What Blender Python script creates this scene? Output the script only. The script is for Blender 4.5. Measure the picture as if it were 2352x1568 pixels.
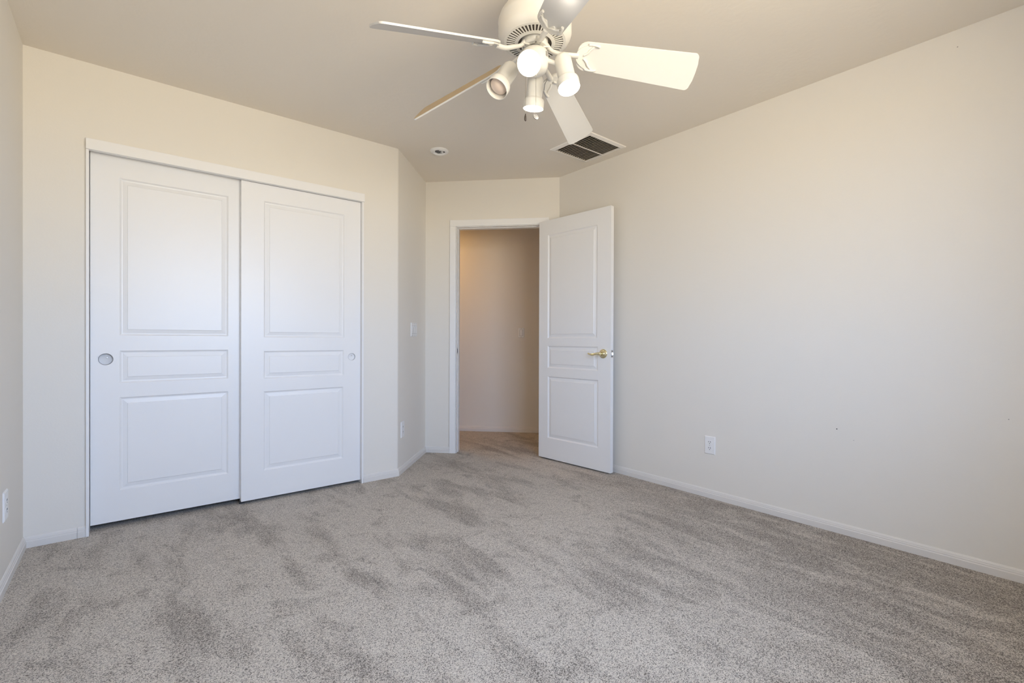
import bpy, bmesh, math, random
from mathutils import Vector, Matrix
from math import sin, cos, pi, radians

for o in list(bpy.data.objects):
    bpy.data.objects.remove(o)
S = bpy.context.scene
COL = S.collection

# ------------------------------------------------------------------ camera
YAW, PITCH, ROLL, EYE = 0.6848, -0.0038, 0.0032, 1.0202
Fw = Vector((sin(YAW) * cos(PITCH), cos(YAW) * cos(PITCH), sin(PITCH)))
Rt = Vector((cos(YAW), -sin(YAW), 0))
Up = Rt.cross(Fw)
Rr = Rt * cos(ROLL) + Up * sin(ROLL)
Ur = -Rt * sin(ROLL) + Up * cos(ROLL)
cd_ = bpy.data.cameras.new('camera')
cam = bpy.data.objects.new('camera', cd_)
COL.objects.link(cam)
cam.matrix_world = Matrix(((Rr.x, Ur.x, -Fw.x, 0), (Rr.y, Ur.y, -Fw.y, 0), (Rr.z, Ur.z, -Fw.z, EYE), (0, 0, 0, 1)))
cd_.sensor_fit = 'HORIZONTAL'
cd_.sensor_width = 36.0
cd_.lens = 1088.2 / 2352 * 36.0
cd_.clip_start = 0.02
S.camera = cam

# ------------------------------------------------------------------ view, world, window light
S.view_settings.view_transform = 'Standard'
S.view_settings.look = 'None'
S.view_settings.gamma = 1.0
S.view_settings.use_curve_mapping = False
S.view_settings.exposure = 0.80
S.cycles.use_denoising = True
S.cycles.max_bounces = 12
S.cycles.diffuse_bounces = 9
S.cycles.sample_clamp_indirect = 6.0

W = bpy.data.worlds.new('daylight')
S.world = W
W.use_nodes = True
wn, wl = W.node_tree.nodes, W.node_tree.links
wn.clear()
tc = wn.new('ShaderNodeTexCoord')
sep = wn.new('ShaderNodeSeparateXYZ')
ramp = wn.new('ShaderNodeValToRGB')
mul = wn.new('ShaderNodeMath'); mul.operation = 'MULTIPLY_ADD'
mul.inputs[1].default_value = 0.5; mul.inputs[2].default_value = 0.5
bg = wn.new('ShaderNodeBackground')
wo = wn.new('ShaderNodeOutputWorld')
wl.new(tc.outputs['Generated'], sep.inputs[0])
wl.new(sep.outputs['Z'], mul.inputs[0])
wl.new(mul.outputs[0], ramp.inputs[0])
wl.new(ramp.outputs[0], bg.inputs['Color'])
wl.new(bg.outputs[0], wo.inputs['Surface'])
e = ramp.color_ramp.elements
e[0].position = 0.0;  e[0].color = (0.92, 0.76, 0.59, 1)      # sunlit desert ground
e[1].position = 0.47; e[1].color = (1.16, 0.99, 0.79, 1)
for pos, c in ((0.50, (0.88, 0.98, 1.22, 1)), (0.62, (0.64, 0.87, 1.40, 1)), (1.0, (0.45, 0.65, 1.05, 1))):
    k = e.new(pos); k.color = c
bg.inputs['Strength'].default_value = 9.0

WX0, WX1, WZ0, WZ1, YB = 0.12, 1.66, 0.92, 2.13, -0.36          # window opening in the back wall
pl = bpy.data.lights.new('window_daylight', 'AREA')
pl.shape = 'RECTANGLE'; pl.size = WX1 - WX0; pl.size_y = WZ1 - WZ0
pl.cycles.is_portal = True
po = bpy.data.objects.new('window_daylight', pl); COL.objects.link(po)
po.location = ((WX0 + WX1) / 2, YB - 0.235, (WZ0 + WZ1) / 2)
po.rotation_euler = (radians(90), 0, 0)                        # shines towards +y, into the room

# ------------------------------------------------------------------ helpers
def nm(x): return bpy.data.materials.new(x)

def mat(name, col, rough=0.5, metal=0.0, bump=0.0, bscale=60, bdetail=3, var=0.0, coat=0.0, spec=0.5):
    m = nm(name); m.use_nodes = True
    N, L = m.node_tree.nodes, m.node_tree.links
    b = N['Principled BSDF']
    b.inputs['Base Color'].default_value = (*col, 1)
    b.inputs['Roughness'].default_value = rough
    b.inputs['Metallic'].default_value = metal
    b.inputs['Specular IOR Level'].default_value = spec
    b.inputs['Coat Weight'].default_value = coat
    t = N.new('ShaderNodeTexCoord')
    nz = N.new('ShaderNodeTexNoise'); nz.inputs['Scale'].default_value = bscale; nz.inputs['Detail'].default_value = bdetail
    L.new(t.outputs['Object'], nz.inputs['Vector'])
    if bump:
        bp = N.new('ShaderNodeBump'); bp.inputs['Strength'].default_value = bump; bp.inputs['Distance'].default_value = 0.002
        L.new(nz.outputs['Fac'], bp.inputs['Height']); L.new(bp.outputs[0], b.inputs['Normal'])
    if var:
        mx = N.new('ShaderNodeMix'); mx.data_type = 'RGBA'
        mx.inputs[6].default_value = (*[c * (1 - var) for c in col], 1); mx.inputs[7].default_value = (*[min(1, c * (1 + var)) for c in col], 1)
        L.new(nz.outputs['Fac'], mx.inputs[0]); L.new(mx.outputs[2], b.inputs['Base Color'])
    return m

WALLC = (0.770, 0.742, 0.688)
M = {}
M['wall'] = mat('wall_paint', WALLC, 0.62, bump=0.12, bscale=120, bdetail=2, spec=0.3)
M['ceil'] = mat('ceiling_paint', (0.80, 0.75, 0.675), 0.75, bump=0.5, bscale=38, bdetail=4, spec=0.2)
M['trim'] = mat('trim_paint', (0.83, 0.83, 0.83), 0.34, bump=0.05, bscale=90)
M['base'] = mat('baseboard_paint', (0.72, 0.70, 0.67), 0.4, bump=0.04, bscale=90)
M['door'] = mat('door_paint', (0.825, 0.825, 0.825), 0.36, bump=0.04, bscale=150)
M['dark'] = mat('dark_gap', (0.02, 0.018, 0.015), 0.8)
M['plate'] = mat('plate_plastic', (0.82, 0.82, 0.82), 0.3)
M['slot'] = mat('slot_dark', (0.03, 0.028, 0.03), 0.6)
M['brass'] = mat('brass', (0.84, 0.77, 0.50), 0.14, metal=1.0)
M['steel'] = mat('steel', (0.62, 0.61, 0.60), 0.28, metal=1.0)
M['cup'] = mat('pull_cup_shaded', (0.30, 0.30, 0.31), 0.35, metal=0.5)  # tone darkened to stand in for shadow inside the recess
M['cup_white'] = mat('pull_cup_painted', (0.62, 0.62, 0.62), 0.35)
M['fan'] = mat('fan_enamel', (0.765, 0.75, 0.705), 0.32, var=0.01, bscale=8)
M['blade'] = mat('fan_blade_white', (0.71, 0.70, 0.68), 0.30, bump=0.02, bscale=20, spec=0.4)
M['blade_top'] = mat('fan_blade_back', (0.56, 0.42, 0.24), 0.45, bump=0.03, bscale=20)
M['inner'] = mat('motor_dark', (0.17, 0.15, 0.13), 0.6)
M['fob2'] = mat('fob_pewter', (0.13, 0.125, 0.12), 0.35, metal=0.4)
M['fob'] = mat('dark_wood', (0.05, 0.035, 0.025), 0.4)
M['chain'] = mat('bead_chain', (0.50, 0.46, 0.38), 0.35, metal=1.0)
M['louver'] = mat('vent_louver', (0.60, 0.53, 0.45), 0.5)
M['vent'] = mat('vent_enamel', (0.86, 0.83, 0.79), 0.4)
M['duct'] = mat('duct_dark', (0.030, 0.022, 0.016), 0.8)
M['bulboff'] = mat('bulb_unlit', (0.80, 0.66, 0.56), 0.35)
M['closet'] = mat('closet_paint', (0.5, 0.47, 0.43), 0.8)

def emis(name, col, st):
    m = nm(name); m.use_nodes = True
    N, L = m.node_tree.nodes, m.node_tree.links
    N.remove(N['Principled BSDF'])
    em = N.new('ShaderNodeEmission'); em.inputs[0].default_value = (*col, 1); em.inputs[1].default_value = st
    L.new(em.outputs[0], N['Material Output'].inputs[0])
    return m
M['bulb'] = emis('bulb_lit', (1.0, 0.90, 0.76), 27.0)
M['hallbulb'] = emis('hall_bulb_lit', (1.0, 0.52, 0.13), 88.0)

def glass():
    m = nm('window_glass'); m.use_nodes = True
    N, L = m.node_tree.nodes, m.node_tree.links
    N.remove(N['Principled BSDF'])
    tr = N.new('ShaderNodeBsdfTransparent'); tr.inputs[0].default_value = (0.96, 0.98, 0.97, 1)
    gl = N.new('ShaderNodeBsdfGlossy'); gl.inputs['Roughness'].default_value = 0.02
    mx = N.new('ShaderNodeMixShader'); mx.inputs[0].default_value = 0.06
    L.new(tr.outputs[0], mx.inputs[1]); L.new(gl.outputs[0], mx.inputs[2]); L.new(mx.outputs[0], N['Material Output'].inputs[0])
    return m
M['glass'] = glass()

def carpet():
    m = nm('carpet_pile'); m.use_nodes = True
    N, L = m.node_tree.nodes, m.node_tree.links
    b = N['Principled BSDF']; b.inputs['Roughness'].default_value = 0.95; b.inputs['Specular IOR Level'].default_value = 0.1
    b.inputs['Sheen Weight'].default_value = 0.15
    t = N.new('ShaderNodeTexCoord')
    def noise(sc, det, vec=None, rough=0.55, dist=0.0):
        n = N.new('ShaderNodeTexNoise'); n.inputs['Scale'].default_value = sc; n.inputs['Detail'].default_value = det
        n.inputs['Roughness'].default_value = rough; n.inputs['Distortion'].default_value = dist
        L.new(vec or t.outputs['Object'], n.inputs['Vector']); return n.outputs['Fac']
    def rmp(src, a, bb):
        r = N.new('ShaderNodeMapRange'); r.inputs[1].default_value = a; r.inputs[2].default_value = bb; r.clamp = True
        L.new(src, r.inputs[0]); return r.outputs[0]
    def math(op, x, y):
        r = N.new('ShaderNodeMath'); r.operation = op
        for i, v in enumerate((x, y)):
            if isinstance(v, (int, float)): r.inputs[i].default_value = v
            else: L.new(v, r.inputs[i])
        return r.outputs[0]
    # twisted tufts
    vo = N.new('ShaderNodeTexVoronoi'); vo.inputs['Scale'].default_value = 370
    L.new(t.outputs['Object'], vo.inputs['Vector'])
    sepc = N.new('ShaderNodeSeparateColor'); L.new(vo.outputs['Color'], sepc.inputs[0])
    tuft = sepc.outputs[0]
    fine = noise(400, 2)
    # brushed nap: swaths running along y, and footprints
    mp = N.new('ShaderNodeMapping'); mp.inputs['Scale'].default_value = (5.2, 1.5, 1)
    mp.inputs['Rotation'].default_value = (0, 0, radians(-4)); mp.inputs['Location'].default_value = (0.35, 0.2, 0)
    L.new(t.outputs['Object'], mp.inputs['Vector'])
    swath = rmp(noise(1.0, 3, mp.outputs[0], 0.6, 0.3), 0.50, 0.66)
    foot = rmp(noise(6.5, 3, None, 0.6, 0.6), 0.55, 0.70)
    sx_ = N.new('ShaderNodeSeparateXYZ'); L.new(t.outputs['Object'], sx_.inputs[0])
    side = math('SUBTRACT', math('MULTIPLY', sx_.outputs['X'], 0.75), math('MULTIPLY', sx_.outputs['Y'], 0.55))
    corner_shade = math('MULTIPLY', rmp(side, 0.55, 1.45), rmp(noise(2.2, 3, mp.outputs[0], 0.6, 0.4), 0.30, 0.56))  # shade of the near right corner painted into the colour, broken by noise
    nap_shade = math('MAXIMUM', math('MAXIMUM', swath, math('MULTIPLY', foot, 0.75)), math('MULTIPLY', corner_shade, 1.35))
    # darker yarns on the brushed pile and in the painted corner shade
    thr = math('ADD', 0.30, math('MULTIPLY', nap_shade, 0.22))
    dark = rmp(math('SUBTRACT', thr, math('MULTIPLY', math('ADD', tuft, math('MULTIPLY', math('SUBTRACT', fine, 0.5), 0.8)), 1.0)), -0.22, 0.30)
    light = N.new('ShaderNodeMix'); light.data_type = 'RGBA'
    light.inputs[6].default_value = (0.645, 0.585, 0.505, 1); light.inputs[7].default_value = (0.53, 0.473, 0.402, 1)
    L.new(nap_shade, light.inputs[0])
    hsv = N.new('ShaderNodeHueSaturation'); L.new(light.outputs[2], hsv.inputs['Color'])
    L.new(math('ADD', 0.84, math('MULTIPLY', sepc.outputs[1], 0.30)), hsv.inputs['Value'])
    mx = N.new('ShaderNodeMix'); mx.data_type = 'RGBA'
    mx.inputs[7].default_value = (0.130, 0.108, 0.090, 1)
    L.new(dark, mx.inputs[0]); L.new(hsv.outputs[0], mx.inputs[6])
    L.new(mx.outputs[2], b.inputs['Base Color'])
    h = math('ADD', math('MULTIPLY', vo.outputs['Distance'], -1.4), math('MULTIPLY', fine, 0.8))
    bp = N.new('ShaderNodeBump'); bp.inputs['Strength'].default_value = 0.55; bp.inputs['Distance'].default_value = 0.004
    L.new(h, bp.inputs['Height']); L.new(bp.outputs[0], b.inputs['Normal'])
    return m
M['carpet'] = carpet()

def mesh_obj(name, bm, m, parent=None, smooth=False, angle=35):
    bmesh.ops.recalc_face_normals(bm, faces=bm.faces)
    me = bpy.data.meshes.new(name)
    off = Vector((0, 0, 0))
    if parent is not None:
        par = parent
        while par is not None:
            off += par.location; par = par.parent
        bmesh.ops.translate(bm, verts=bm.verts, vec=-off)
    bm.to_mesh(me); bm.free()
    mats = m if isinstance(m, (list, tuple)) else [m]
    for x in mats: me.materials.append(x)
    if smooth:
        for p in me.polygons: p.use_smooth = True
        try: me.set_sharp_from_angle(angle=radians(angle))
        except Exception: pass
    o = bpy.data.objects.new(name, me); COL.objects.link(o)
    if parent is not None: o.parent = parent
    return o

def thing(name, label, cat, loc, group=None):
    o = bpy.data.objects.new(name, None); COL.objects.link(o); o.location = loc; o.empty_display_size = 0.05
    o['label'] = label; o['category'] = cat
    if group: o['group'] = group
    return o

def struct(name, bm, m, parent=None, **k):
    o = mesh_obj(name, bm, m, parent, **k)
    if parent is None: o['kind'] = 'structure'
    return o

def srect(name, loc):
    o = bpy.data.objects.new(name, None); COL.objects.link(o); o.location = loc; o['kind'] = 'structure'; o.empty_display_size = 0.05
    return o

def box(bm, a, b, T=None, bev=0.0):
    vs = [bm.verts.new((x, y, z)) for z in (a[2], b[2]) for y in (a[1], b[1]) for x in (a[0], b[0])]
    fs = [(0, 2, 3, 1), (4, 5, 7, 6), (0, 1, 5, 4), (2, 6, 7, 3), (0, 4, 6, 2), (1, 3, 7, 5)]
    F = [bm.faces.new([vs[i] for i in f]) for f in fs]
    if bev:
        es = list({ed for f in F for ed in f.edges})
        r = bmesh.ops.bevel(bm, geom=es, offset=bev, segments=2, affect='EDGES', profile=0.5)
        vs = list({v for f in r['faces'] for v in f.verts} | {v for v in vs if v.is_valid})
    if T is not None: bmesh.ops.transform(bm, matrix=T, verts=[v for v in vs if v.is_valid])
    return vs

def prism(bm, pts, z0, z1, T=None):
    n = len(pts)
    lo = [bm.verts.new((p[0], p[1], z0)) for p in pts]; hi = [bm.verts.new((p[0], p[1], z1)) for p in pts]
    bm.faces.new(lo[::-1]); bm.faces.new(hi)
    for i in range(n): bm.faces.new((lo[i], lo[(i + 1) % n], hi[(i + 1) % n], hi[i]))
    if T is not None: bmesh.ops.transform(bm, matrix=T, verts=lo + hi)
    return lo + hi

def lathe(bm, prof, seg=48, T=None, close=False):
    rings = []
    for r, z in prof:
        if r < 1e-6: rings.append([bm.verts.new((0, 0, z))])
        else: rings.append([bm.verts.new((r * cos(2 * pi * i / seg), r * sin(2 * pi * i / seg), z)) for i in range(seg)])
    pairs = list(zip(rings, rings[1:]))
    if close: pairs.append((rings[-1], rings[0]))
    for a, b in pairs:
        for i in range(seg):
            j = (i + 1) % seg
            if len(a) == 1 and len(b) == 1: continue
            if len(a) == 1: bm.faces.new((a[0], b[j], b[i]))
            elif len(b) == 1: bm.faces.new((a[i], a[j], b[0]))
            else: bm.faces.new((a[i], a[j], b[j], b[i]))
    vs = [v for r in rings for v in r]
    if T is not None: bmesh.ops.transform(bm, matrix=T, verts=vs)
    return vs

def tube(bm, pts, rad, seg=12, T=None, flat=1.0):
    pts = [Vector(p) for p in pts]
    n = len(pts); rs = rad if isinstance(rad, (list, tuple)) else [rad] * n
    rings = []; ref = Vector((0, 0, 1))
    for i, p in enumerate(pts):
        d = (pts[min(i + 1, n - 1)] - pts[max(i - 1, 0)]).normalized()
        if abs(d.dot(ref)) > 0.98: ref2 = Vector((1, 0, 0))
        else: ref2 = ref
        u = d.cross(ref2).normalized(); v = u.cross(d).normalized()
        rings.append([bm.verts.new(p + u * rs[i] * cos(2 * pi * k / seg) + v * rs[i] * flat * sin(2 * pi * k / seg)) for k in range(seg)])
    for a, b in zip(rings, rings[1:]):
        for k in range(seg):
            j = (k + 1) % seg; bm.faces.new((a[k], a[j], b[j], b[k]))
    bm.faces.new(rings[0][::-1]); bm.faces.new(rings[-1])
    vs = [v for r in rings for v in r]
    if T is not None: bmesh.ops.transform(bm, matrix=T, verts=vs)
    return vs

def spline(ctrl, n=6):
    P = [Vector(c) for c in ctrl]; P = [P[0]] + P + [P[-1]]; out = []
    for i in range(1, len(P) - 2):
        a, b, c, d = P[i - 1:i + 3]
        for k in range(n):
            t = k / n
            out.append(0.5 * ((2 * b) + (c - a) * t + (2 * a - 5 * b + 4 * c - d) * t * t + (-a + 3 * b - 3 * c + d) * t ** 3))
    out.append(P[-2]); return out

def frame(origin, ax, ay, az):
    return Matrix(((ax.x, ay.x, az.x, origin[0]), (ax.y, ay.y, az.y, origin[1]), (ax.z, ay.z, az.z, origin[2]), (0, 0, 0, 1)))

def V(*a): return Vector(a)
Zv = V(0, 0, 1)

# ------------------------------------------------------------------ room plan (metres, camera above the origin)
XL, YA, XB, H = -0.384, 3.280, 2.940, 2.44
P2, P3, P4 = V(1.579, YA, 0), V(2.106, 3.818, 0), V(XB, 2.950, 0)
TH = 0.115
cdv = (P4 - P3).normalized(); cn = V(cdv.y, -cdv.x, 0)            # entry wall: direction and normal into the room
CL = (P4 - P3).length
ddv = (P3 - P2).normalized(); dn = V(ddv.y, -ddv.x, 0)
if cn.y > 0: cn = -cn
if dn.y > 0: dn = -dn
TC = frame(P3, cdv, -cn, Zv)      # entry wall frame: x along, y outwards (away from the room), z up
TD = frame(P2, ddv, -dn, Zv)
TA = frame((0, YA, 0), V(1, 0, 0), V(0, 1, 0), Zv)
TB = frame((XB, 0, 0), V(0, 1, 0), V(1, 0, 0), Zv)     # x along +y, y outwards
TL = frame((XL, 0, 0), V(0, 1, 0), V(-1, 0, 0), Zv)

CO0, CO1, CTOP = -0.145, 1.300, 2.010     # closet opening
DO0, DO1, DTOP = 0.285, 1.055, 2.030      # doorway opening (along the entry wall)

# floor and ceiling
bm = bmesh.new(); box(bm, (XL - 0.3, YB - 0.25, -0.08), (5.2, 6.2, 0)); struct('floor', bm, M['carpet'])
vx0, vx1, vy0, vy1 = 2.452, 2.848, 2.168, 2.566
ix0, ix1, iy0, iy1 = vx0 + 0.029, vx1 - 0.029, vy0 + 0.029, vy1 - 0.029
bm = bmesh.new(); X0, Y0, X1, Y1 = XL - 0.3, YB - 0.25, 5.2, 6.2
for a, b, c, d in ((X0, Y0, ix0, Y1), (ix1, Y0, X1, Y1), (ix0, Y0, ix1, iy0), (ix0, iy1, ix1, Y1)):
    box(bm, (a, b, H), (c, d, H + 0.1))
struct('ceiling', bm, M['ceil'])

# walls
bm = bmesh.new(); box(bm, (XL - TH, YB - 0.15, 0), (XL, YA + 0.8, H)); struct('wall_left', bm, M['wall'])
bm = bmesh.new(); box(bm, (XB, YB - 0.15, 0), (XB + TH, P4.y + 0.02, H)); struct('wall_right', bm, M['wall'])
bm = bmesh.new()
box(bm, (XL, YA, 0), (CO0, YA + TH, H)); box(bm, (CO0, YA, CTOP), (CO1, YA + TH, H)); box(bm, (CO1, YA, 0), (P2.x - 0.0105, YA + TH, H))
struct('wall_closet', bm, M['wall'])
# angled wall with a rounded outside corner
rr = 0.025; tl = 0.0105; ca = V(P2.x - tl, YA + rr, 0)
arc = []
a0 = -pi / 2; a1 = math.atan2(dn.y, dn.x)
for i in range(9):
    a = a0 + (a1 - a0) * i / 8; arc.append((ca.x + rr * cos(a), ca.y + rr * sin(a)))
back = [P3 - dn * 0.0, P3 - dn * TH, V(P2.x - tl, YA + TH, 0)]
bm = bmesh.new(); prism(bm, arc + [(q.x, q.y) for q in back], 0, H); struct('wall_angled', bm, M['wall'], smooth=True, angle=25)
# entry wall
bm = bmesh.new()
for s0, s1, z0 in ((-1.5, DO0 - 0.0, 0), (DO0, DO1, DTOP), (DO1, 2.6, 0)):
    if s0 < 0:
        prism(bm, [(0, 0), (s1, 0), (s1, TH), (s0, TH), (s0, 0.01), (-0.01, 0.01)], z0, H, TC)
    elif s1 > 2:
        prism(bm, [(s0, 0), (CL, 0), (CL, 0.01), (s1, 0.01), (s1, TH), (s0, TH)], z0, H, TC)
    else: box(bm, (s0, 0, z0), (s1, TH, H), TC)
struct('wall_entry', bm, M['wall'])
# back wall with the window opening
bm = bmesh.new()
box(bm, (XL, YB - 0.24, 0), (WX0, YB, H)); box(bm, (WX1, YB - 0.24, 0), (XB, YB, H))
box(bm, (WX0, YB - 0.24, 0), (WX1, YB, WZ0)); box(bm, (WX0, YB - 0.24, WZ1), (WX1, YB, H))
struct('wall_back', bm, M['wall'])
# closet interior
bm = bmesh.new(); box(bm, (XL, YA + 0.70, 0), (1.62, YA + 0.80, H)); struct('wall_closet_back', bm, M['closet'])
bm = bmesh.new(); box(bm, (1.46, YA + TH, 0), (1.54, YA + 0.70, H)); struct('wall_closet_side', bm, M['closet'])
# hallway
HW = 1.035
bm = bmesh.new(); box(bm, (-1.5, HW, 0), (2.6, HW + 0.1, H), TC); struct('wall_hall', bm, M['wall'])
bm = bmesh.new(); box(bm, (-1.6, TH, 0), (-1.5, HW, H), TC); struct('wall_hall_left', bm, M['wall'])
bm = bmesh.new(); box(bm, (2.6, TH, 0), (2.7, HW, H), TC); struct('wall_hall_right', bm, M['wall'])

# window: frame, panes, sill
w = srect('window_1', ((WX0 + WX1) / 2, YB - 0.06, WZ0))
bm = bmesh.new()
f = 0.045; yw0, yw1 = YB - 0.21, YB - 0.15
box(bm, (WX0, yw0, WZ0), (WX0 + f, yw1, WZ1)); box(bm, (WX1 - f, yw0, WZ0), (WX1, yw1, WZ1))
box(bm, (WX0 + f, yw0, WZ0), (WX1 - f, yw1, WZ0 + f)); box(bm, (WX0 + f, yw0, WZ1 - f), (WX1 - f, yw1, WZ1))
xm = (WX0 + WX1) / 2; box(bm, (xm - 0.025, yw0, WZ0 + f), (xm + 0.025, yw1, WZ1 - f))
struct('window_frame', bm, M['trim'], w)
for x0, x1 in ((WX0 + f, xm - 0.025), (xm + 0.025, WX1 - f)):
    bm = bmesh.new(); box(bm, (x0, YB - 0.182, WZ0 + f), (x1, YB - 0.178, WZ1 - f)); struct('pane', bm, M['glass'], w)
bm = bmesh.new(); box(bm, (WX0 - 0.03, YB - 0.15, WZ0 - 0.018), (WX1 + 0.03, YB + 0.03, WZ0), bev=0.004); struct('window_sill', bm, M['trim'], w)

# baseboards: moulded profile swept along each wall
PROF = [(0, 0), (0.0125, 0), (0.0125, 0.030), (0.0095, 0.033), (0.0095, 0.039), (0.0075, 0.041), (0.0065, 0.047), (0.003, 0.053), (0, 0.054)]
def baseboard(name, T, s0, s1, m0=0.0, m1=0.0, gaps=()):
    bm = bmesh.new()
    cuts = [s0] + [g for g in gaps] + [s1]
    for i in range(len(cuts) - 1):
        a, b = cuts[i] + (0.0012 if i else 0), cuts[i + 1]
        A = [bm.verts.new(T @ V(a + (m0 * o if i == 0 else 0), -o, z)) for o, z in PROF]
        B = [bm.verts.new(T @ V(b - (m1 * o if i == len(cuts) - 2 else 0), -o, z)) for o, z in PROF]
        n = len(PROF)
        for k in range(n): bm.faces.new((A[k], A[(k + 1) % n], B[(k + 1) % n], B[k]))
        bm.faces.new(A[::-1]); bm.faces.new(B)
    return struct(name, bm, M['base'])
t22 = math.tan(radians(22.8))
baseboard('baseboard_left', TL, YB, YA, 1, 1)
baseboard('baseboard_closet_left', TA, XL, CO0 - 0.004, 1, 0, gaps=(-0.190,))
baseboard('baseboard_closet_right', TA, CO1 + 0.012, P2.x, 0, -t22)
baseboard('baseboard_angled', TD, 0, (P3 - P2).length, -t22, 1)
baseboard('baseboard_entry', TC, 0, DO0 - 0.0585, 1, 0)
baseboard('baseboard_right', TB, YB, P4.y - 0.10, 1, 0)
baseboard('baseboard_hall', frame(P3 - cn * HW, cdv, -cn, Zv), -1.5, 2.6, 1, 1)

# ------------------------------------------------------------------ closet trim
t = srect('trim_1', (CO0, YA, CTOP))
bm = bmesh.new(); box(bm, (-0.156, YA - 0.028, 1.990), (1.311, YA + 0.006, 2.046), bev=0.002); mesh_obj('header_board', bm, M['trim'], t)
for x0, x1 in ((-0.1565, -0.1445), (1.2965, 1.3085)):
    bm = bmesh.new(); box(bm, (x0, YA - 0.018, 0.0), (x1, YA + TH, 1.990), bev=0.0015); mesh_obj('side_casing', bm, M['trim'], t)
bm = bmesh.new(); box(bm, (CO0, YA + 0.006, CTOP - 0.004), (CO1, YA + 0.112, CTOP)); mesh_obj('sliding_track', bm, M['trim'], t)

# panelled door leaf: local x across, z up, face at y=0 looking towards -y, thickness towards +y
RING = [(0, 0), (0.004, 0.004), (0.008, 0.0075), (0.013, 0.0080), (0.0325, 0.0035), (0.0350, 0.0008)]
def panel_leaf(bm, w, h, panels, th=0.035, back=True, hole=None):
    xs = {0.0, w} | {p[0] for p in panels} | {p[2] for p in panels}
    zs = {0.0, h} | {p[1] for p in panels} | {p[3] for p in panels}
    if hole: xs |= {hole[0] - 0.036, hole[0] + 0.036}; zs |= {hole[1] - 0.036, hole[1] + 0.036}
    xs = sorted(xs); zs = sorted(zs)
    sides = [(0.0, 1)] + ([(th, -1)] if back else [])
    for y0, sg in sides:
        vv = {}
        def g(x, z, d=0.0):
            k = (round(x, 5), round(z, 5), round(d, 5))
            if k not in vv: vv[k] = bm.verts.new((x, y0 + sg * d, z))
            return vv[k]
        for i in range(len(xs) - 1):
            for j in range(len(zs) - 1):
                cx, cz = (xs[i] + xs[i + 1]) / 2, (zs[j] + zs[j + 1]) / 2
                if any(p[0] < cx < p[2] and p[1] < cz < p[3] for p in panels): continue
                if hole and abs(cx - hole[0]) < 1e-4 and abs(cz - hole[1]) < 1e-4:
                    n = 40; sq, ci, dp = [], [], []
                    for k in range(n):
                        a = 2 * pi * k / n; m_ = 0.036 / max(abs(cos(a)), abs(sin(a)))
                        sq.append(bm.verts.new((hole[0] + m_ * cos(a), y0, hole[1] + m_ * sin(a))))
                        ci.append(bm.verts.new((hole[0] + hole[2] * cos(a), y0, hole[1] + hole[2] * sin(a))))
                    for k in range(n): bm.faces.new((sq[k], sq[(k + 1) % n], ci[(k + 1) % n], ci[k]))
                    continue
                bm.faces.new((g(xs[i], zs[j]), g(xs[i + 1], zs[j]), g(xs[i + 1], zs[j + 1]), g(xs[i], zs[j + 1])))
        for x0, z0, x1, z1 in panels:
            loops = []
            for ins, d in RING:
                loops.append([g(x0 + ins, z0 + ins, d), g(x1 - ins, z0 + ins, d), g(x1 - ins, z1 - ins, d), g(x0 + ins, z1 - ins, d)])
            for A, B in zip(loops, loops[1:]):
                for k in range(4): bm.faces.new((A[k], A[(k + 1) % 4], B[(k + 1) % 4], B[k]))
            bm.faces.new(loops[-1])
    # edges
    P = [(0, 0), (w, 0), (w, h), (0, h)]
    if not back: pass
    for k in range(4):
        a, b = P[k], P[(k + 1) % 4]
        bm.faces.new([bm.verts.new((a[0], 0, a[1])), bm.verts.new((b[0], 0, b[1])), bm.verts.new((b[0], th, b[1])), bm.verts.new((a[0], th, a[1]))])
    if not back:
        bm.faces.new([bm.verts.new((a[0], th, a[1])) for a in P])
    bmesh.ops.remove_doubles(bm, verts=bm.verts, dist=1e-5)

def closet_door(label, x0, x1, y, z0, z1, panels, cup, cr, tilt=0.0):
    t = thing('closet_door', label, 'door', (x0, y, z0), 'sliding closet doors')
    bm = bmesh.new()
    panel_leaf(bm, x1 - x0, z1 - z0, [(a - x0, b - z0, c - x0, d - z0) for a, b, c, d in panels], back=False, hole=(cup[0] - x0, cup[1] - z0, cr * 0.94))
    bmesh.ops.transform(bm, matrix=Matrix.Translation((x0, y, z0)), verts=bm.verts)
    mesh_obj('door_panel', bm, M['door'], t)
    # recessed round finger pull
    bm = bmesh.new()
    T = frame((cup[0], y - 0.0005, cup[1]), V(1, 0, 0), Zv, V(0, -1, 0))
    lathe(bm, [(cr, -0.0004), (cr, 0.0008), (cr * 0.97, 0.0014), (cr * 0.93, 0.0010), (cr * 0.92, -0.0125)], 40, T)
    cpo = mesh_obj('finger_pull', bm, M['cup'] if cr > 0.03 else M['cup_white'], t, smooth=True)
    bm = bmesh.new()
    lathe(bm, [(cr * 0.925, -0.0120), (cr * 0.6, -0.0129), (0, -0.0131)], 40, T)
    mesh_obj('pull_dish', bm, M['cup2'] if cr > 0.03 else M['plate'], cpo, smooth=True)
    bm = bmesh.new(); lathe(bm, [(0, 0.0020), (0.003, 0.0018), (0.0042, 0.0)], 16, T @ Matrix.Translation((cr * 0.15, cr * 0.25, -0.0130)))
    mesh_obj('pull_screw', bm, M['steel'], cpo, smooth=True)
    if tilt: t.rotation_euler = (0, tilt, 0)
    return t
M['cup2'] = mat('pull_dish_metal', (0.60, 0.60, 0.60), 0.4, metal=0.1)
PL = [(-0.023, 1.036, 0.487, 1.888), (-0.023, 0.778, 0.487, 0.954), (-0.023, 0.198, 0.487, 0.701)]
PR = [(0.6745, 1.030, 1.181, 1.885), (0.6745, 0.770, 1.178, 0.944), (0.6745, 0.193, 1.174, 0.690)]
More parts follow.
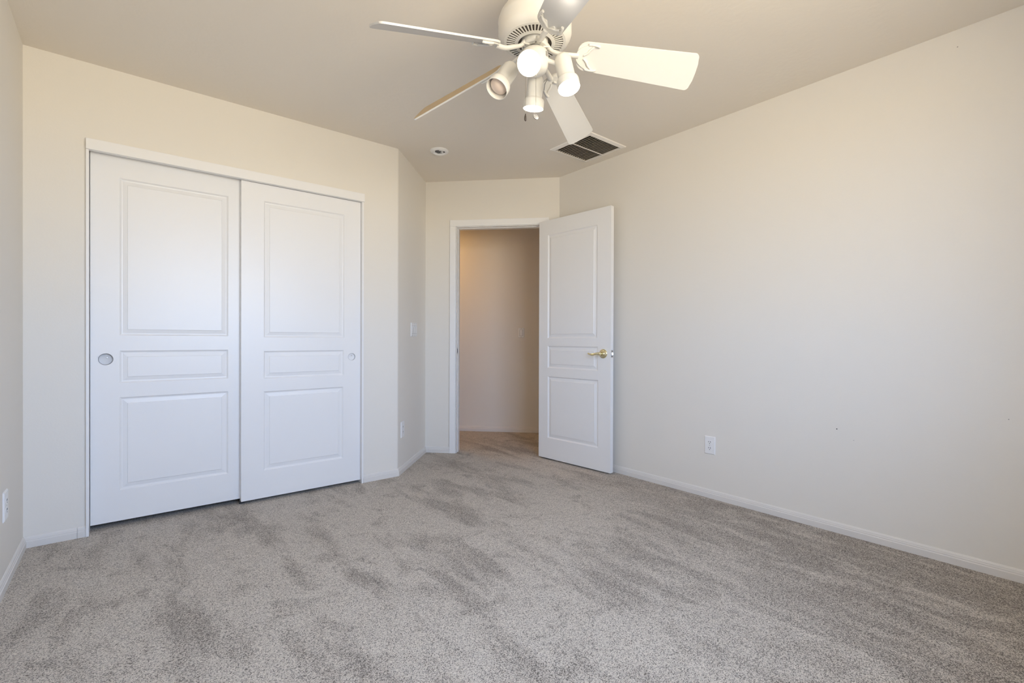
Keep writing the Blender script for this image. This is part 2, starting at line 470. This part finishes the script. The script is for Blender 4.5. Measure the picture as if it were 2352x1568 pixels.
closet_door('white three-panel sliding closet door, the rear one nearest the left wall', -0.142, 0.600, YA + 0.050, 0.033, 2.012, PL, (-0.080, 0.909), 0.031)
closet_door('white three-panel sliding closet door, the front one nearest the doorway', 0.5500, 1.295, YA + 0.010, 0.022, 1.9895, PR, (1.233, 0.897), 0.026)
bm = bmesh.new(); box(bm, (0.545, YA + 0.046, 0.0), (0.575, YA + 0.049, 0.030)); mesh_obj('floor_guide', bm, M['slot'], t)

# ------------------------------------------------------------------ doorway trim (casing, jamb, stop) and strike plate
t = srect('door_1', tuple(TC @ V(DO0, 0, 0)))
def casing(name, s0, s1, z0, z1):
    bm = bmesh.new(); box(bm, (s0, -0.017, z0), (s1, 0, z1), bev=0.003)
    bmesh.ops.transform(bm, matrix=TC, verts=bm.verts); return mesh_obj(name, bm, M['trim'], t)
casing('casing', DO0 - 0.058, DO0 - 0.003, 0, DTOP + 0.001)
casing('casing', DO1 + 0.003, DO1 + 0.060, 0, DTOP + 0.001)
casing('casing', DO0 - 0.058, DO1 + 0.060, DTOP + 0.001, DTOP + 0.059)
bm = bmesh.new()
j = 0.012
box(bm, (DO0 - 0.001, -0.004, 0), (DO0 + j - 0.008, TH + 0.004, DTOP)); box(bm, (DO1 - j + 0.008, -0.004, 0), (DO1 + 0.001, TH + 0.004, DTOP))
box(bm, (DO0, -0.004, DTOP - 0.004), (DO1, TH + 0.004, DTOP + 0.001))
bmesh.ops.transform(bm, matrix=TC, verts=bm.verts); mesh_obj('jamb', bm, M['trim'], t)
bm = bmesh.new()
box(bm, (DO0 + 0.004, 0.040, 0), (DO0 + 0.009, 0.075, DTOP - 0.004)); box(bm, (DO1 - 0.009, 0.040, 0), (DO1 - 0.004, 0.075, DTOP - 0.004))
box(bm, (DO0 + 0.004, 0.040, DTOP - 0.009), (DO1 - 0.004, 0.075, DTOP - 0.004))
bmesh.ops.transform(bm, matrix=TC, verts=bm.verts); mesh_obj('door_stop', bm, M['trim'], t)
bm = bmesh.new()
box(bm, (DO0 + 0.004, 0.002, 0.888), (DO0 + 0.0058, 0.038, 0.948)); bmesh.ops.transform(bm, matrix=TC, verts=bm.verts)
sp = mesh_obj('strike_plate', bm, M['steel'], t)
bm = bmesh.new(); box(bm, (DO0 + 0.0056, 0.012, 0.900), (DO0 + 0.0064, 0.028, 0.936)); bmesh.ops.transform(bm, matrix=TC, verts=bm.verts)
mesh_obj('strike_hole', bm, M['slot'], sp)

# ------------------------------------------------------------------ the open bedroom door
DH, DF = V(2.781, 3.035, 0), V(2.840, 2.300, 0)
du = (DF - DH).normalized(); dv = V(-du.y, du.x, 0)
if dv.x < 0: dv = -dv                                   # towards the right wall (thickness)
DW = 0.738; DZ0, DZ1 = 0.012, 2.036
TDo = frame((DH.x, DH.y, DZ0), du, dv, Zv)
dr = thing('entry_door', 'open white three-panel door with brass lever, swung against the right wall', 'door', (DH.x, DH.y, DZ0))
bm = bmesh.new()
pan = [(0.100, 1.034, 0.612, 1.912), (0.101, 0.782, 0.618, 0.968), (0.103, 0.186, 0.624, 0.710)]
panel_leaf(bm, DW, DZ1 - DZ0, [(a, b - DZ0, c, d - DZ0) for a, b, c, d in pan], th=0.035)
bmesh.ops.transform(bm, matrix=TDo, verts=bm.verts); mesh_obj('door_leaf', bm, M['door'], dr)
hs, hz = 0.672, 0.915 - DZ0
def handle(side):
    T = frame(TDo @ V(hs, 0 if side > 0 else 0.035, hz), du, Zv, (-dv) * side)      # z points out of the face
    bm = bmesh.new()
    lathe(bm, [(0, 0), (0.0350, 0), (0.0355, 0.003), (0.033, 0.007), (0.024, 0.0085), (0.014, 0.011), (0.0105, 0.016), (0.010, 0.040), (0.0125, 0.044), (0.0125, 0.055), (0.009, 0.059), (0, 0.060)], 40, T)
    h = mesh_obj('handle', bm, M['brass'], dr, smooth=True, angle=50)
    h['label'] = 'polished brass door lever'
    bm = bmesh.new()
    pts = spline([(0, 0, 0.050), (-0.022, 0.001, 0.052), (-0.050, -0.005, 0.052), (-0.078, -0.008, 0.049), (-0.100, -0.003, 0.046), (-0.112, 0.002, 0.044)], 6)
    n = len(pts); rad = [0.0120 - 0.0062 * (i / (n - 1)) ** 0.8 for i in range(n)]
    tube(bm, pts, rad, 14, T); mesh_obj('lever', bm, M['brass'], h, smooth=True, angle=60)
handle(1)
bm = bmesh.new(); box(bm, (DW, 0.005, hz - 0.028), (DW + 0.0012, 0.030, hz + 0.028), TDo); lp = mesh_obj('latch_plate', bm, M['steel'], dr)
bm = bmesh.new(); prism(bm, [(DW + 0.001, 0.011), (DW + 0.011, 0.019), (DW + 0.011, 0.023), (DW + 0.001, 0.024)], hz - 0.010, hz + 0.010, TDo); mesh_obj('latch_bolt', bm, M['steel'], lp)
for zz in (hz - 0.021, hz + 0.021):
    bm = bmesh.new(); lathe(bm, [(0, 0.0022), (0.0035, 0.0020), (0.004, 0.001)], 12, frame(TDo @ V(DW, 0.0175, zz), dv, Zv, du)); mesh_obj('plate_screw', bm, M['slot'], lp)
for zz in (0.22, 1.02, 1.80):
    bm = bmesh.new(); lathe(bm, [(0, 0), (0.007, 0), (0.007, 0.088), (0, 0.088)], 16, TDo @ Matrix.Translation((-0.009, 0.040, zz))); mesh_obj('hinge', bm, M['brass'], dr, smooth=True)

# ------------------------------------------------------------------ wall plates
def plate(T, s0, s1, z0, z1, name, label, cat, kind, group=None, th=0.006):
    """T: wall frame with y outwards; the plate stands th into the room."""
    c = T @ V((s0 + s1) / 2, 0, z0)
    t = thing(name, label, cat, tuple(c), group)
    bm = bmesh.new()
    vs = box(bm, (s0, -th * 0.35, z0), (s1, 0.0, z1))
    e = 0.004
    A = [bm.verts.new(q) for q in ((s0, -th * 0.35, z0), (s1, -th * 0.35, z0), (s1, -th * 0.35, z1), (s0, -th * 0.35, z1))]
    B = [bm.verts.new(q) for q in ((s0 + e, -th, z0 + e), (s1 - e, -th, z0 + e), (s1 - e, -th, z1 - e), (s0 + e, -th, z1 - e))]
    for k in range(4): bm.faces.new((A[k], A[(k + 1) % 4], B[(k + 1) % 4], B[k]))
    bm.faces.new(B)
    bmesh.ops.transform(bm, matrix=T, verts=bm.verts); mesh_obj('cover_plate', bm, M['plate'], t)
    zc = (z0 + z1) / 2; sc = (s0 + s1) / 2
    def disc(s, z, r, d, m, nme, par=t, seg=20):
        bm = bmesh.new(); lathe(bm, [(0, d), (r * 0.9, d), (r, d - 0.0006), (r, -0.001)], seg, T @ frame((s, -th, z), V(1, 0, 0), Zv, V(0, -1, 0))); return mesh_obj(nme, bm, m, par)
    if kind == 'outlet':
        for dz in (0.0195, -0.0195):
            bm = bmesh.new(); n = 28; pts = []
            for k in range(n):
                a = 2 * pi * k / n; x = 0.0172 * cos(a); z = max(-0.0142, min(0.0142, 0.0172 * sin(a))); pts.append((x, z))
            prism(bm, pts, 0, 0.0012, T @ frame((sc, -th, zc + dz), V(1, 0, 0), Zv, V(0, -1, 0)))
            r = mesh_obj('receptacle', bm, M['plate'], t)
            for dx, hh in ((-0.0065, 0.0088), (0.0065, 0.0072)):
                bm = bmesh.new(); box(bm, (sc + dx - 0.0013, -th - 0.0018, zc + dz + 0.003 - hh / 2), (sc + dx + 0.0013, -th - 0.0008, zc + dz + 0.003 + hh / 2)); bmesh.ops.transform(bm, matrix=T, verts=bm.verts); mesh_obj('slot', bm, M['slot'], r)
            disc(sc, zc + dz - 0.0078, 0.0024, 0.0019, M['slot'], 'ground_hole', r, 12)
        disc(sc, zc, 0.0028, 0.0010, M['steel'], 'screw')
    elif kind.startswith('rocker'):
        n = int(kind[-1]); pitch = 0.046
        for i in range(n):
            s = sc + (i - (n - 1) / 2) * pitch
            bm = bmesh.new(); box(bm, (s - 0.0175, -th - 0.0006, zc - 0.0345), (s + 0.0175, -th + 0.001, zc + 0.0345)); bmesh.ops.transform(bm, matrix=T, verts=bm.verts); r = mesh_obj('rocker_surround', bm, M['slotgrey'], t)
            bm = bmesh.new()
            q = [bm.verts.new(T @ V(*p)) for p in ((s - 0.0155, -th - 0.0012, zc - 0.0325), (s + 0.0155, -th - 0.0012, zc - 0.0325), (s + 0.0155, -th - 0.0028, zc), (s - 0.0155, -th - 0.0028, zc), (s + 0.0155, -th - 0.0050, zc + 0.0325), (s - 0.0155, -th - 0.0050, zc + 0.0325),
                                                     (s - 0.0155, -th, zc - 0.0325), (s + 0.0155, -th, zc - 0.0325), (s + 0.0155, -th, zc + 0.0325), (s - 0.0155, -th, zc + 0.0325))]
            for fc in ((0, 1, 2, 3), (3, 2, 4, 5), (0, 6, 7, 1), (5, 4, 8, 9), (1, 7, 8, 4, 2), (0, 3, 5, 9, 6)): bm.faces.new([q[k] for k in fc])
            mesh_obj('rocker', bm, M['plate'], r)
            for zz in (zc + 0.0485, zc - 0.0485): disc(s, zz, 0.0027, 0.0010, M['slotgrey'], 'screw', t, 12)
    return t
M['slotgrey'] = mat('seam_grey', (0.30, 0.29, 0.28), 0.5)
plate(TB, 1.529, 1.601, 0.283, 0.398, 'wall_outlet', 'white duplex outlet low on the blank right wall beyond the open door', 'outlet', 'outlet')
plate(TD, 0.066, 0.140, 0.268, 0.388, 'wall_outlet', 'white duplex outlet low on the narrow angled wall under the switch plate', 'outlet', 'outlet')
plate(TL, 2.784, 2.866, 0.272, 0.392, 'wall_outlet', 'white duplex outlet on the left wall, cut by the edge of the photo', 'outlet', 'outlet')
plate(TD, 0.312, 0.476, 1.043, 1.158, 'light_switch', 'white three-gang switch plate on the narrow angled wall beside the doorway', 'light switch', 'rocker3')
plate(frame(P3 - cn * HW, cdv, -cn, Zv), 0.733, 0.800, 1.043, 1.150, 'light_switch', 'single rocker switch on the shaded hallway wall seen through the doorway', 'light switch', 'rocker1')

# small nail holes and a scuff on the right wall
for k, (y, z, r) in enumerate(((0.859, 0.550, 0.0028), (0.783, 0.502, 0.0015), (0.395, 2.361, 0.0022), (0.225, 0.685, 0.0020))):
    lab = ('dark nail hole low in the middle of the right wall', 'tiny faint nail hole just below and right of the dark one', 'nail hole high on the right wall near the ceiling', 'nail hole low on the right wall at the photo edge')[k]
    bm = bmesh.new(); lathe(bm, [(0, 0.0008), (r, 0.0005), (r * 1.2, -0.001)], 10, frame((XB, y, z), V(0, 1, 0), Zv, V(-1, 0, 0)))
    o = mesh_obj('nail_hole', bm, M['slotgrey'] if k else M['slot']); o['label'] = lab; o['category'] = 'nail hole'

# ------------------------------------------------------------------ ceiling vent
vt = thing('ceiling_vent', 'square ceiling return vent with dark louvres beside the right wall', 'vent', ((vx0 + vx1) / 2, (vy0 + vy1) / 2, H - 0.012))
bm = bmesh.new()
zo, zi = H, H - 0.012
ring = [[(vx0, vy0, zo), (vx1, vy0, zo), (vx1, vy1, zo), (vx0, vy1, zo)],
        [(vx0 + 0.003, vy0 + 0.003, H - 0.006), (vx1 - 0.003, vy0 + 0.003, H - 0.006), (vx1 - 0.003, vy1 - 0.003, H - 0.006), (vx0 + 0.003, vy1 - 0.003, H - 0.006)],
        [(ix0, iy0, zi), (ix1, iy0, zi), (ix1, iy1, zi), (ix0, iy1, zi)],
        [(ix0, iy0, zo), (ix1, iy0, zo), (ix1, iy1, zo), (ix0, iy1, zo)]]
R_ = [[bm.verts.new(p) for p in r] for r in ring]
for A, B in zip(R_, R_[1:]):
    for k in range(4): bm.faces.new((A[k], A[(k + 1) % 4], B[(k + 1) % 4], B[k]))
mesh_obj('vent_frame', bm, M['vent'], vt)
bm = bmesh.new()
c0 = [bm.verts.new(p) for p in ((ix0, iy0, H), (ix1, iy0, H), (ix1, iy1, H), (ix0, iy1, H))]
c1 = [bm.verts.new((v.co.x, v.co.y, H + 0.22)) for v in c0]
for k in range(4): bm.faces.new((c0[k], c0[(k + 1) % 4], c1[(k + 1) % 4], c1[k]))
bm.faces.new(c1); mesh_obj('duct_box', bm, M['duct'], vt)
n = 15
for k in range(n):
    x = ix0 + (k + 0.5) * (ix1 - ix0) / n
    bm = bmesh.new()
    prism(bm, [(-0.0068, 0.0006), (-0.0055, 0.0000), (0.0062, 0.0120), (0.0050, 0.0128)], iy0, iy1, frame((x, 0, H - 0.0112), V(1, 0, 0), Zv, V(0, 1, 0)))
    mesh_obj('louver', bm, M['louver'], vt)
bm = bmesh.new(); ym = (iy0 + iy1) / 2; box(bm, (ix0, ym - 0.004, zi - 0.0005), (ix1, ym + 0.004, zi + 0.003)); mesh_obj('cross_bar', bm, M['vent'], vt)

# ------------------------------------------------------------------ smoke detector
sx, sy = 1.832, 3.114
sd = thing('smoke_detector', 'round white smoke detector on the ceiling near the angled wall', 'smoke detector', (sx, sy, H - 0.036))
T = frame((sx, sy, H), V(1, 0, 0), V(0, -1, 0), V(0, 0, -1))
bm = bmesh.new(); lathe(bm, [(0, 0), (0.069, 0), (0.070, 0.002), (0.068, 0.007), (0.0, 0.007)], 56, T); mesh_obj('mounting_base', bm, M['plate'], sd, smooth=True)
bm = bmesh.new(); lathe(bm, [(0.066, 0.007), (0.062, 0.012), (0.055, 0.0155), (0.049, 0.016), (0.047, 0.014), (0.046, 0.009), (0.0, 0.009)], 56, T); cv = mesh_obj('cover', bm, M['plate'], sd, smooth=True)
for k in range(7):
    a = (k - 3) * 0.0088 - 0.004
    bm = bmesh.new(); box(bm, (a - 0.0021, -0.034 + abs(k - 3) * 0.004, 0.0090), (a + 0.0021, 0.022 - abs(k - 3) * 0.004 - (k % 2) * 0.010, 0.0102), T @ Matrix.Rotation(radians(-40), 4, 'Z')); mesh_obj('sounder_slot', bm, M['slot'], cv)
bm = bmesh.new(); lathe(bm, [(0, 0.0135), (0.0060, 0.0130), (0.0065, 0.009)], 20, T @ Matrix.Translation((0.026, 0.022, 0))); mesh_obj('test_button', bm, M['slot'], sd, smooth=True)

# ------------------------------------------------------------------ ceiling fan with four spotlights
FX, FY, FZ = 1.287, 1.436, 2.200
fan = thing('ceiling_fan', 'cream five-blade ceiling fan with four spotlights hanging from the ceiling', 'ceiling fan', (FX, FY, H))
TF = Matrix.Translation((FX, FY, 0))
bm = bmesh.new(); lathe(bm, [(0.064, H), (0.066, H - 0.010), (0.066, H - 0.050), (0.070, H - 0.056), (0.070, H - 0.068)], 56, TF); cy_ = mesh_obj('canopy', bm, M['fan'], fan, smooth=True)
for k in range(4):
    a = radians(20 + 90 * k); d = V(cos(a), sin(a), 0)
    bm = bmesh.new(); lathe(bm, [(0, 0.0025), (0.003, 0.002), (0.0038, 0)], 12, frame(V(FX, FY, H - 0.043) + d * 0.066, V(-d.y, d.x, 0), Zv, d)); mesh_obj('canopy_screw', bm, M['slotgrey'], cy_)
# motor housing, with a slotted lower face
bm = bmesh.new()
lathe(bm, [(0.066, H - 0.064), (0.085, H - 0.068), (0.108, H - 0.078), (0.128, H - 0.094), (0.140, H - 0.112), (0.1465, H - 0.130), (0.1480, H - 0.134),
           (0.1490, H - 0.140), (0.1480, H - 0.146), (0.1480, H - 0.168), (0.1480, H - 0.186), (0.1455, H - 0.196), (0.140, H - 0.205), (0.131, H - 0.213), (0.1245, H - 0.2165), (0.1225, H - 0.2145)], 72, TF)
hs_ = mesh_obj('motor_housing', bm, M['fan'], fan, smooth=True, angle=50)
def zr(r): return (H - 0.2165) - (0.1245 - r) * 0.10
NS = 48
bm = bmesh.new(); sub = 6
def ringquad(r0, r1, a0, a1, thk=0.0025):
    q = []
    for (r, a) in ((r0, a0), (r1, a0), (r1, a1), (r0, a1)):
        q.append((FX + r * cos(a), FY + r * sin(a), zr(r)))
    lo = [bm.verts.new(p) for p in q]; hi = [bm.verts.new((p[0], p[1], p[2] + thk)) for p in q]
    bm.faces.new(lo); bm.faces.new(hi[::-1])
    for k in range(4): bm.faces.new((lo[k], lo[(k + 1) % 4], hi[(k + 1) % 4], hi[k]))
for k in range(NS):
    a = 2 * pi * k / NS; da = 2 * pi / NS
    ringquad(0.115, 0.1245, a, a + da); ringquad(0.0685, 0.082, a, a + da)
    ringquad(0.082, 0.115, a + da * 0.31, a + da * 0.69 + da * 0.0)
bmesh.ops.remove_doubles(bm, verts=bm.verts, dist=1e-5)
mesh_obj('slotted_vent_ring', bm, M['fan'], hs_)
bm = bmesh.new(); lathe(bm, [(0.122, H - 0.205), (0, H - 0.205)], 48, TF); mesh_obj('motor_core', bm, M['inner'], hs_)
bm = bmesh.new(); lathe(bm, [(0.054, H - 0.206), (0.054, H - 0.232), (0.048, H - 0.238), (0.030, H - 0.238)], 48, TF); mesh_obj('flywheel', bm, M['fan'], fan, smooth=True)

# blades: azimuth, droop and pitch of each
BL = [(2.961, 0.171, 0.410), (1.876, 0.156, 0.820), (0.445, 0.178, 0.443), (-0.685, 0.148, 0.678), (radians(-116.5), 0.165, 0.52)]
LAB = ['fan blade pointing left, seen nearly edge-on', 'fan blade pointing away to the left, showing its tan upper face', 'fan blade pointing away towards the ceiling vent', 'wide white fan blade pointing right', 'fan blade overhead, cut by the top of the photo']
def blade_outline():
    r0, r1, w0, w1 = 0.172, 0.652, 0.0545, 0.0700
    pts = []
    # root: rounded end
    for i in range(13):
        a = radians(90 + 180 * i / 12)
        x = r0 + 0.045 + 0.045 * cos(a); y = w0 * sin(a)
        y = math.copysign(w0 * abs(sin(a)) ** 0.62, sin(a)); pts.append((x, y))
    # tip: rounded corners with a gently bowed end
    c = 0.018
    for i in range(7):
        a = radians(-90 + 90 * i / 6); pts.append((r1 - c + c * cos(a), -w1 + c + c * sin(a)))
    for y in (-0.03, 0.0, 0.03): pts.append((r1 + 0.006 * (1 - (y / w1) ** 2), y))
    for i in range(7):
        a = radians(0 + 90 * i / 6); pts.append((r1 - c + c * cos(a), w1 - c + c * sin(a)))
    return pts
OUT = blade_outline()
bm = bmesh.new(); prism(bm, OUT, -0.003, 0.0045)
for f_ in bm.faces: f_.material_index = 0
bmesh.ops.recalc_face_normals(bm, faces=bm.faces)
for f_ in bm.faces:
    if f_.normal.z > 0.9: f_.material_index = 1
es = [e_ for e_ in bm.edges if abs(e_.verts[0].co.z - e_.verts[1].co.z) < 1e-6]
bmesh.ops.bevel(bm, geom=es, offset=0.0012, segments=2, affect='EDGES', profile=0.5)
bme = bpy.data.meshes.new('blade'); bm.to_mesh(bme); bm.free(); bme.materials.append(M['blade']); bme.materials.append(M['blade_top'])
# decorative bracket under the blade root (crescent with scalloped inner edge and two horns)
bm = bmesh.new()
def crescent(z0, z1, k, infl):
    o, i_ = [], []
    n = 26
    for q in range(n + 1):
        u = q / n * 2 - 1                     # -1..1 across the blade
        y = u * 0.048
        xo = 0.170 + 0.052 * (abs(u) ** 2.6) - infl * 0.3
        xi = 0.206 + 0.046 * abs(u) ** 1.6 - 0.011 * cos(u * pi * 3) * (1 - abs(u) ** 2)
        if abs(u) > 0.86: xi = max(xi, xo + 0.006)
        o.append((xo, y)); i_.append((xi, y))
    return o + i_[::-1]
prism(bm, crescent(0, 0, 0, 0), -0.0085, -0.003)
for sgn in (-1, 1):
    tube(bm, spline([(0.214, sgn * 0.0455, -0.0075), (0.232, sgn * 0.0470, -0.0090), (0.250, sgn * 0.0455, -0.0085), (0.258, sgn * 0.0425, -0.0065)], 5), [0.0045] * 8 + [0.005] * 4 + [0.0055] * 4, 10)
    tube(bm, spline([(0.200, sgn * 0.006, -0.0085), (0.214, sgn * 0.016, -0.0105), (0.222, sgn * 0.028, -0.0105), (0.235, sgn * 0.040, -0.0085)], 5), 0.0042, 10)
bm2 = bpy.data.meshes.new('blade_bracket'); bmesh.ops.recalc_face_normals(bm, faces=bm.faces); bm.to_mesh(bm2); bm.free(); bm2.materials.append(M['fan'])
for p in bm2.polygons: p.use_smooth = True
bm2.set_sharp_from_angle(angle=radians(40))
for k, (az, dr_, ph) in enumerate(BL):
    u = V(cos(az), sin(az), -dr_).normalized(); tt = V(-sin(az), cos(az), 0); n_ = u.cross(tt)
    t2 = tt * cos(ph) - n_ * sin(ph); n2 = u.cross(t2)
    b = bpy.data.objects.new('fan_blade', bme); COL.objects.link(b); b.parent = fan
    b.matrix_local = Matrix.Translation((0, 0, FZ - H)) @ frame((0, 0, 0), u, t2, n2)
    b['label'] = LAB[k]
    br = bpy.data.objects.new('blade_bracket', bm2); COL.objects.link(br); br.parent = b
    # arm: from the flywheel down and out to the bracket
    bm = bmesh.new()
    p0 = V(FX, FY, 0) + V(cos(az), sin(az), 0) * 0.050 + V(0, 0, H - 0.226)
    def loc(x, z): return V(FX, FY, FZ) + u * x + n2 * z
    q1 = loc(0.178, -0.007); 
    pts = spline([p0, p0 + V(cos(az), sin(az), 0) * 0.016 + V(0, 0, -0.020), p0 + V(cos(az), sin(az), 0) * 0.045 + V(0, 0, -0.034), loc(0.140, -0.012), q1], 7)
    n = len(pts); rad = [0.0098 + 0.004 * abs(i / (n - 1) - 0.35) for i in range(n)]
    tube(bm, pts, rad, 14, flat=0.75)
    # foot bolted under the flywheel
    d = V(cos(az), sin(az), 0); tt0 = V(-sin(az), cos(az), 0)
    prism(bm, [(0.034, -0.016), (0.060, -0.012), (0.060, 0.012), (0.034, 0.016)], -0.0045, 0.0, frame((FX, FY, H - 0.2375), d, tt0, Zv))
    arm = mesh_obj('blade_arm', bm, M['fan'], fan, smooth=True, angle=50)
    for s_ in (-0.009, 0.009):
        bm = bmesh.new(); lathe(bm, [(0, 0.003), (0.003, 0.0026), (0.0036, 0)], 12, frame(V(FX, FY, H - 0.242) + d * 0.048 + tt0 * s_, d, -tt0, V(0, 0, -1))); mesh_obj('arm_screw', bm, M['slotgrey'], arm)

# light kit body
bm = bmesh.new()
lathe(bm, [(0.026, H - 0.238), (0.026, H - 0.246), (0.040, H - 0.248), (0.050, H - 0.254), (0.0545, H - 0.264), (0.0555, H - 0.276), (0.0555, H - 0.306), (0.053, H - 0.320), (0.045, H - 0.332), (0.030, H - 0.338), (0.010, H - 0.340), (0.008, H - 0.350), (0, H - 0.352)], 56, TF)
kit = mesh_obj('light_kit_body', bm, M['fan'], fan, smooth=True, angle=60)
bm = bmesh.new(); d = (-Fw * 0.55 + Rt * 0.80); d.z = 0; d.normalize()
box(bm, (-0.006, -0.009, 0), (0.006, 0.009, 0.003), frame(V(FX, FY, H - 0.279) + d * 0.0545, V(-d.y, d.x, 0), Zv, d)); mesh_obj('reversing_switch', bm, M['slotgrey'], kit)

fwh = V(sin(YAW), cos(YAW), 0)
def rel(depth, lat, z): p = fwh * depth + Rt * lat; return V(p.x, p.y, z)
def spot(back, mouth, lit, label):
    ax = (mouth - back); Lh = ax.length; ax.normalize()
    ux = ax.cross(Zv).normalized(); uy = ax.cross(ux).normalized()
    T = frame(back, ux, uy, ax)
    bm = bmesh.new(); k = Lh
    lathe(bm, [(0.0, 0.0), (0.012, 0.0008), (0.022, 0.005), (0.0295, 0.013), (0.0335, 0.024), (0.0340, 0.034), (0.0340, k - 0.044), (0.0350, k - 0.041), (0.0425, k - 0.036),
               (0.0445, k - 0.030), (0.0445, k), (0.0430, k), (0.0425, k - 0.030), (0.032, k - 0.044), (0.030, k - 0.060), (0.0, k - 0.062)], 44, T)
    sh = mesh_obj('spotlight', bm, M['fan'], fan, smooth=True, angle=50); sh['label'] = label
    bm = bmesh.new()
    lathe(bm, [(0.0, k - 0.004), (0.012, k - 0.0055), (0.024, k - 0.010), (0.0335, k - 0.018), (0.0350, k - 0.026), (0.030, k - 0.036), (0.018, k - 0.050), (0.012, k - 0.060)], 36, T)
    bb = mesh_obj('bulb', bm, M['bulb'] if lit else M['bulboff'], sh, smooth=True)
    bb['label'] = 'lit reflector bulb' if lit else 'unlit reflector bulb'
    # swivel knuckle from the kit
    c0 = V(FX, FY, H - 0.290); tgt = back + ax * 0.040
    dd = (tgt - c0); dd.z = 0; dd.normalize()
    bm = bmesh.new(); tube(bm, [c0 + dd * 0.046, c0 + dd * 0.058 + V(0, 0, (tgt.z - c0.z) * 0.3), tgt - dd * 0.02], [0.010, 0.0095, 0.009], 14); mesh_obj('swivel', bm, M['fan'], sh, smooth=True)
SP = [(rel(1.862, 0.0650, 2.103), rel(1.742, 0.0595, 2.034), True, 'lit spotlight aimed straight at the camera'),
      (rel(1.925, 0.000, 2.128), rel(1.860, -0.064, 2.001), False, 'unlit spotlight on the left, bulb dark'),
      (rel(1.905, 0.196, 2.160), rel(1.865, 0.221, 2.009), True, 'lit spotlight on the right, aimed down'),
      (rel(2.020, 0.0980, 2.150), rel(2.040, 0.0880, 2.012), True, 'lit spotlight behind the pull chains')]
for a in SP: spot(*a)

# pull chains
def chain(depth, lat, z0, z1, fob):
    top = rel(depth, lat, z0)
    bm = bmesh.new(); n = int((z0 - z1) / 0.0042)
    for k in range(n):
        c = top + V(0, 0, -0.0042 * k); lathe(bm, [(0, -0.0015), (0.0011, -0.0008), (0.0011, 0.0008), (0, 0.0015)], 6, Matrix.Translation(c))
    tube(bm, [top, top + V(0, 0, z1 - z0)], 0.0004, 5)
    ch = mesh_obj('pull_chain', bm, M['chain'], fan)
    end = top + V(0, 0, z1 - z0)
    bm = bmesh.new()
    if fob == 'wood':
        lathe(bm, [(0, 0), (0.002, -0.001), (0.0022, -0.005), (0.0036, -0.010), (0.0046, -0.018), (0.0042, -0.026), (0.002, -0.030), (0, -0.031)], 18, Matrix.Translation(end))
        f_ = mesh_obj('fob', bm, M['fob'], ch, smooth=True); f_['label'] = 'dark teardrop pull'
    else:
        q = frame(end + V(0, 0, -0.0150), Rt, Zv, -fwh) @ Matrix.Rotation(radians(25), 4, 'Z') @ Matrix.Rotation(radians(35), 4, 'Y')
        lathe(bm, [(0, 0.0008), (0.0085, 0.0008), (0.009, 0.0016), (0.0115, 0.0016), (0.0120, 0), (0.0115, -0.0014), (0.009, -0.0014), (0, -0.0008)], 28, q)
        f_ = mesh_obj('fob', bm, M['fob2'], ch, smooth=True); f_['label'] = 'round metal disc pull'
        bm = bmesh.new(); lathe(bm, [(0.0045, 0.0012), (0.0055, 0.0014), (0.0055, -0.0012), (0.0045, -0.0012)], 20, q); mesh_obj('fob_emblem', bm, M['slot'], f_)
chain(1.900, 0.0510, 2.105, 1.925, 'wood')
chain(1.885, 0.0915, 2.105, 1.920, 'disc')

# hallway ceiling lamp (out of view, beyond the left of the doorway)
hp = TC @ V(-0.42, 0.66, 0)
hl = thing('hall_ceiling_lamp', 'warm can lamp on the hallway ceiling, left of the doorway opening', 'ceiling lamp', (hp.x, hp.y, H))
HT = Matrix.Translation((hp.x, hp.y, 0))
bm = bmesh.new(); lathe(bm, [(0, H), (0.100, H), (0.100, H - 0.050), (0.096, H - 0.054), (0.092, H - 0.050), (0.090, H - 0.010), (0, H - 0.010)], 40, HT); mesh_obj('lamp_can', bm, M['plate'], hl, smooth=True)
bm = bmesh.new(); lathe(bm, [(0, H - 0.011), (0.070, H - 0.012), (0.066, H - 0.020), (0.040, H - 0.027), (0, H - 0.030)], 32, HT); mesh_obj('bulb', bm, M['hallbulb'], hl, smooth=True)
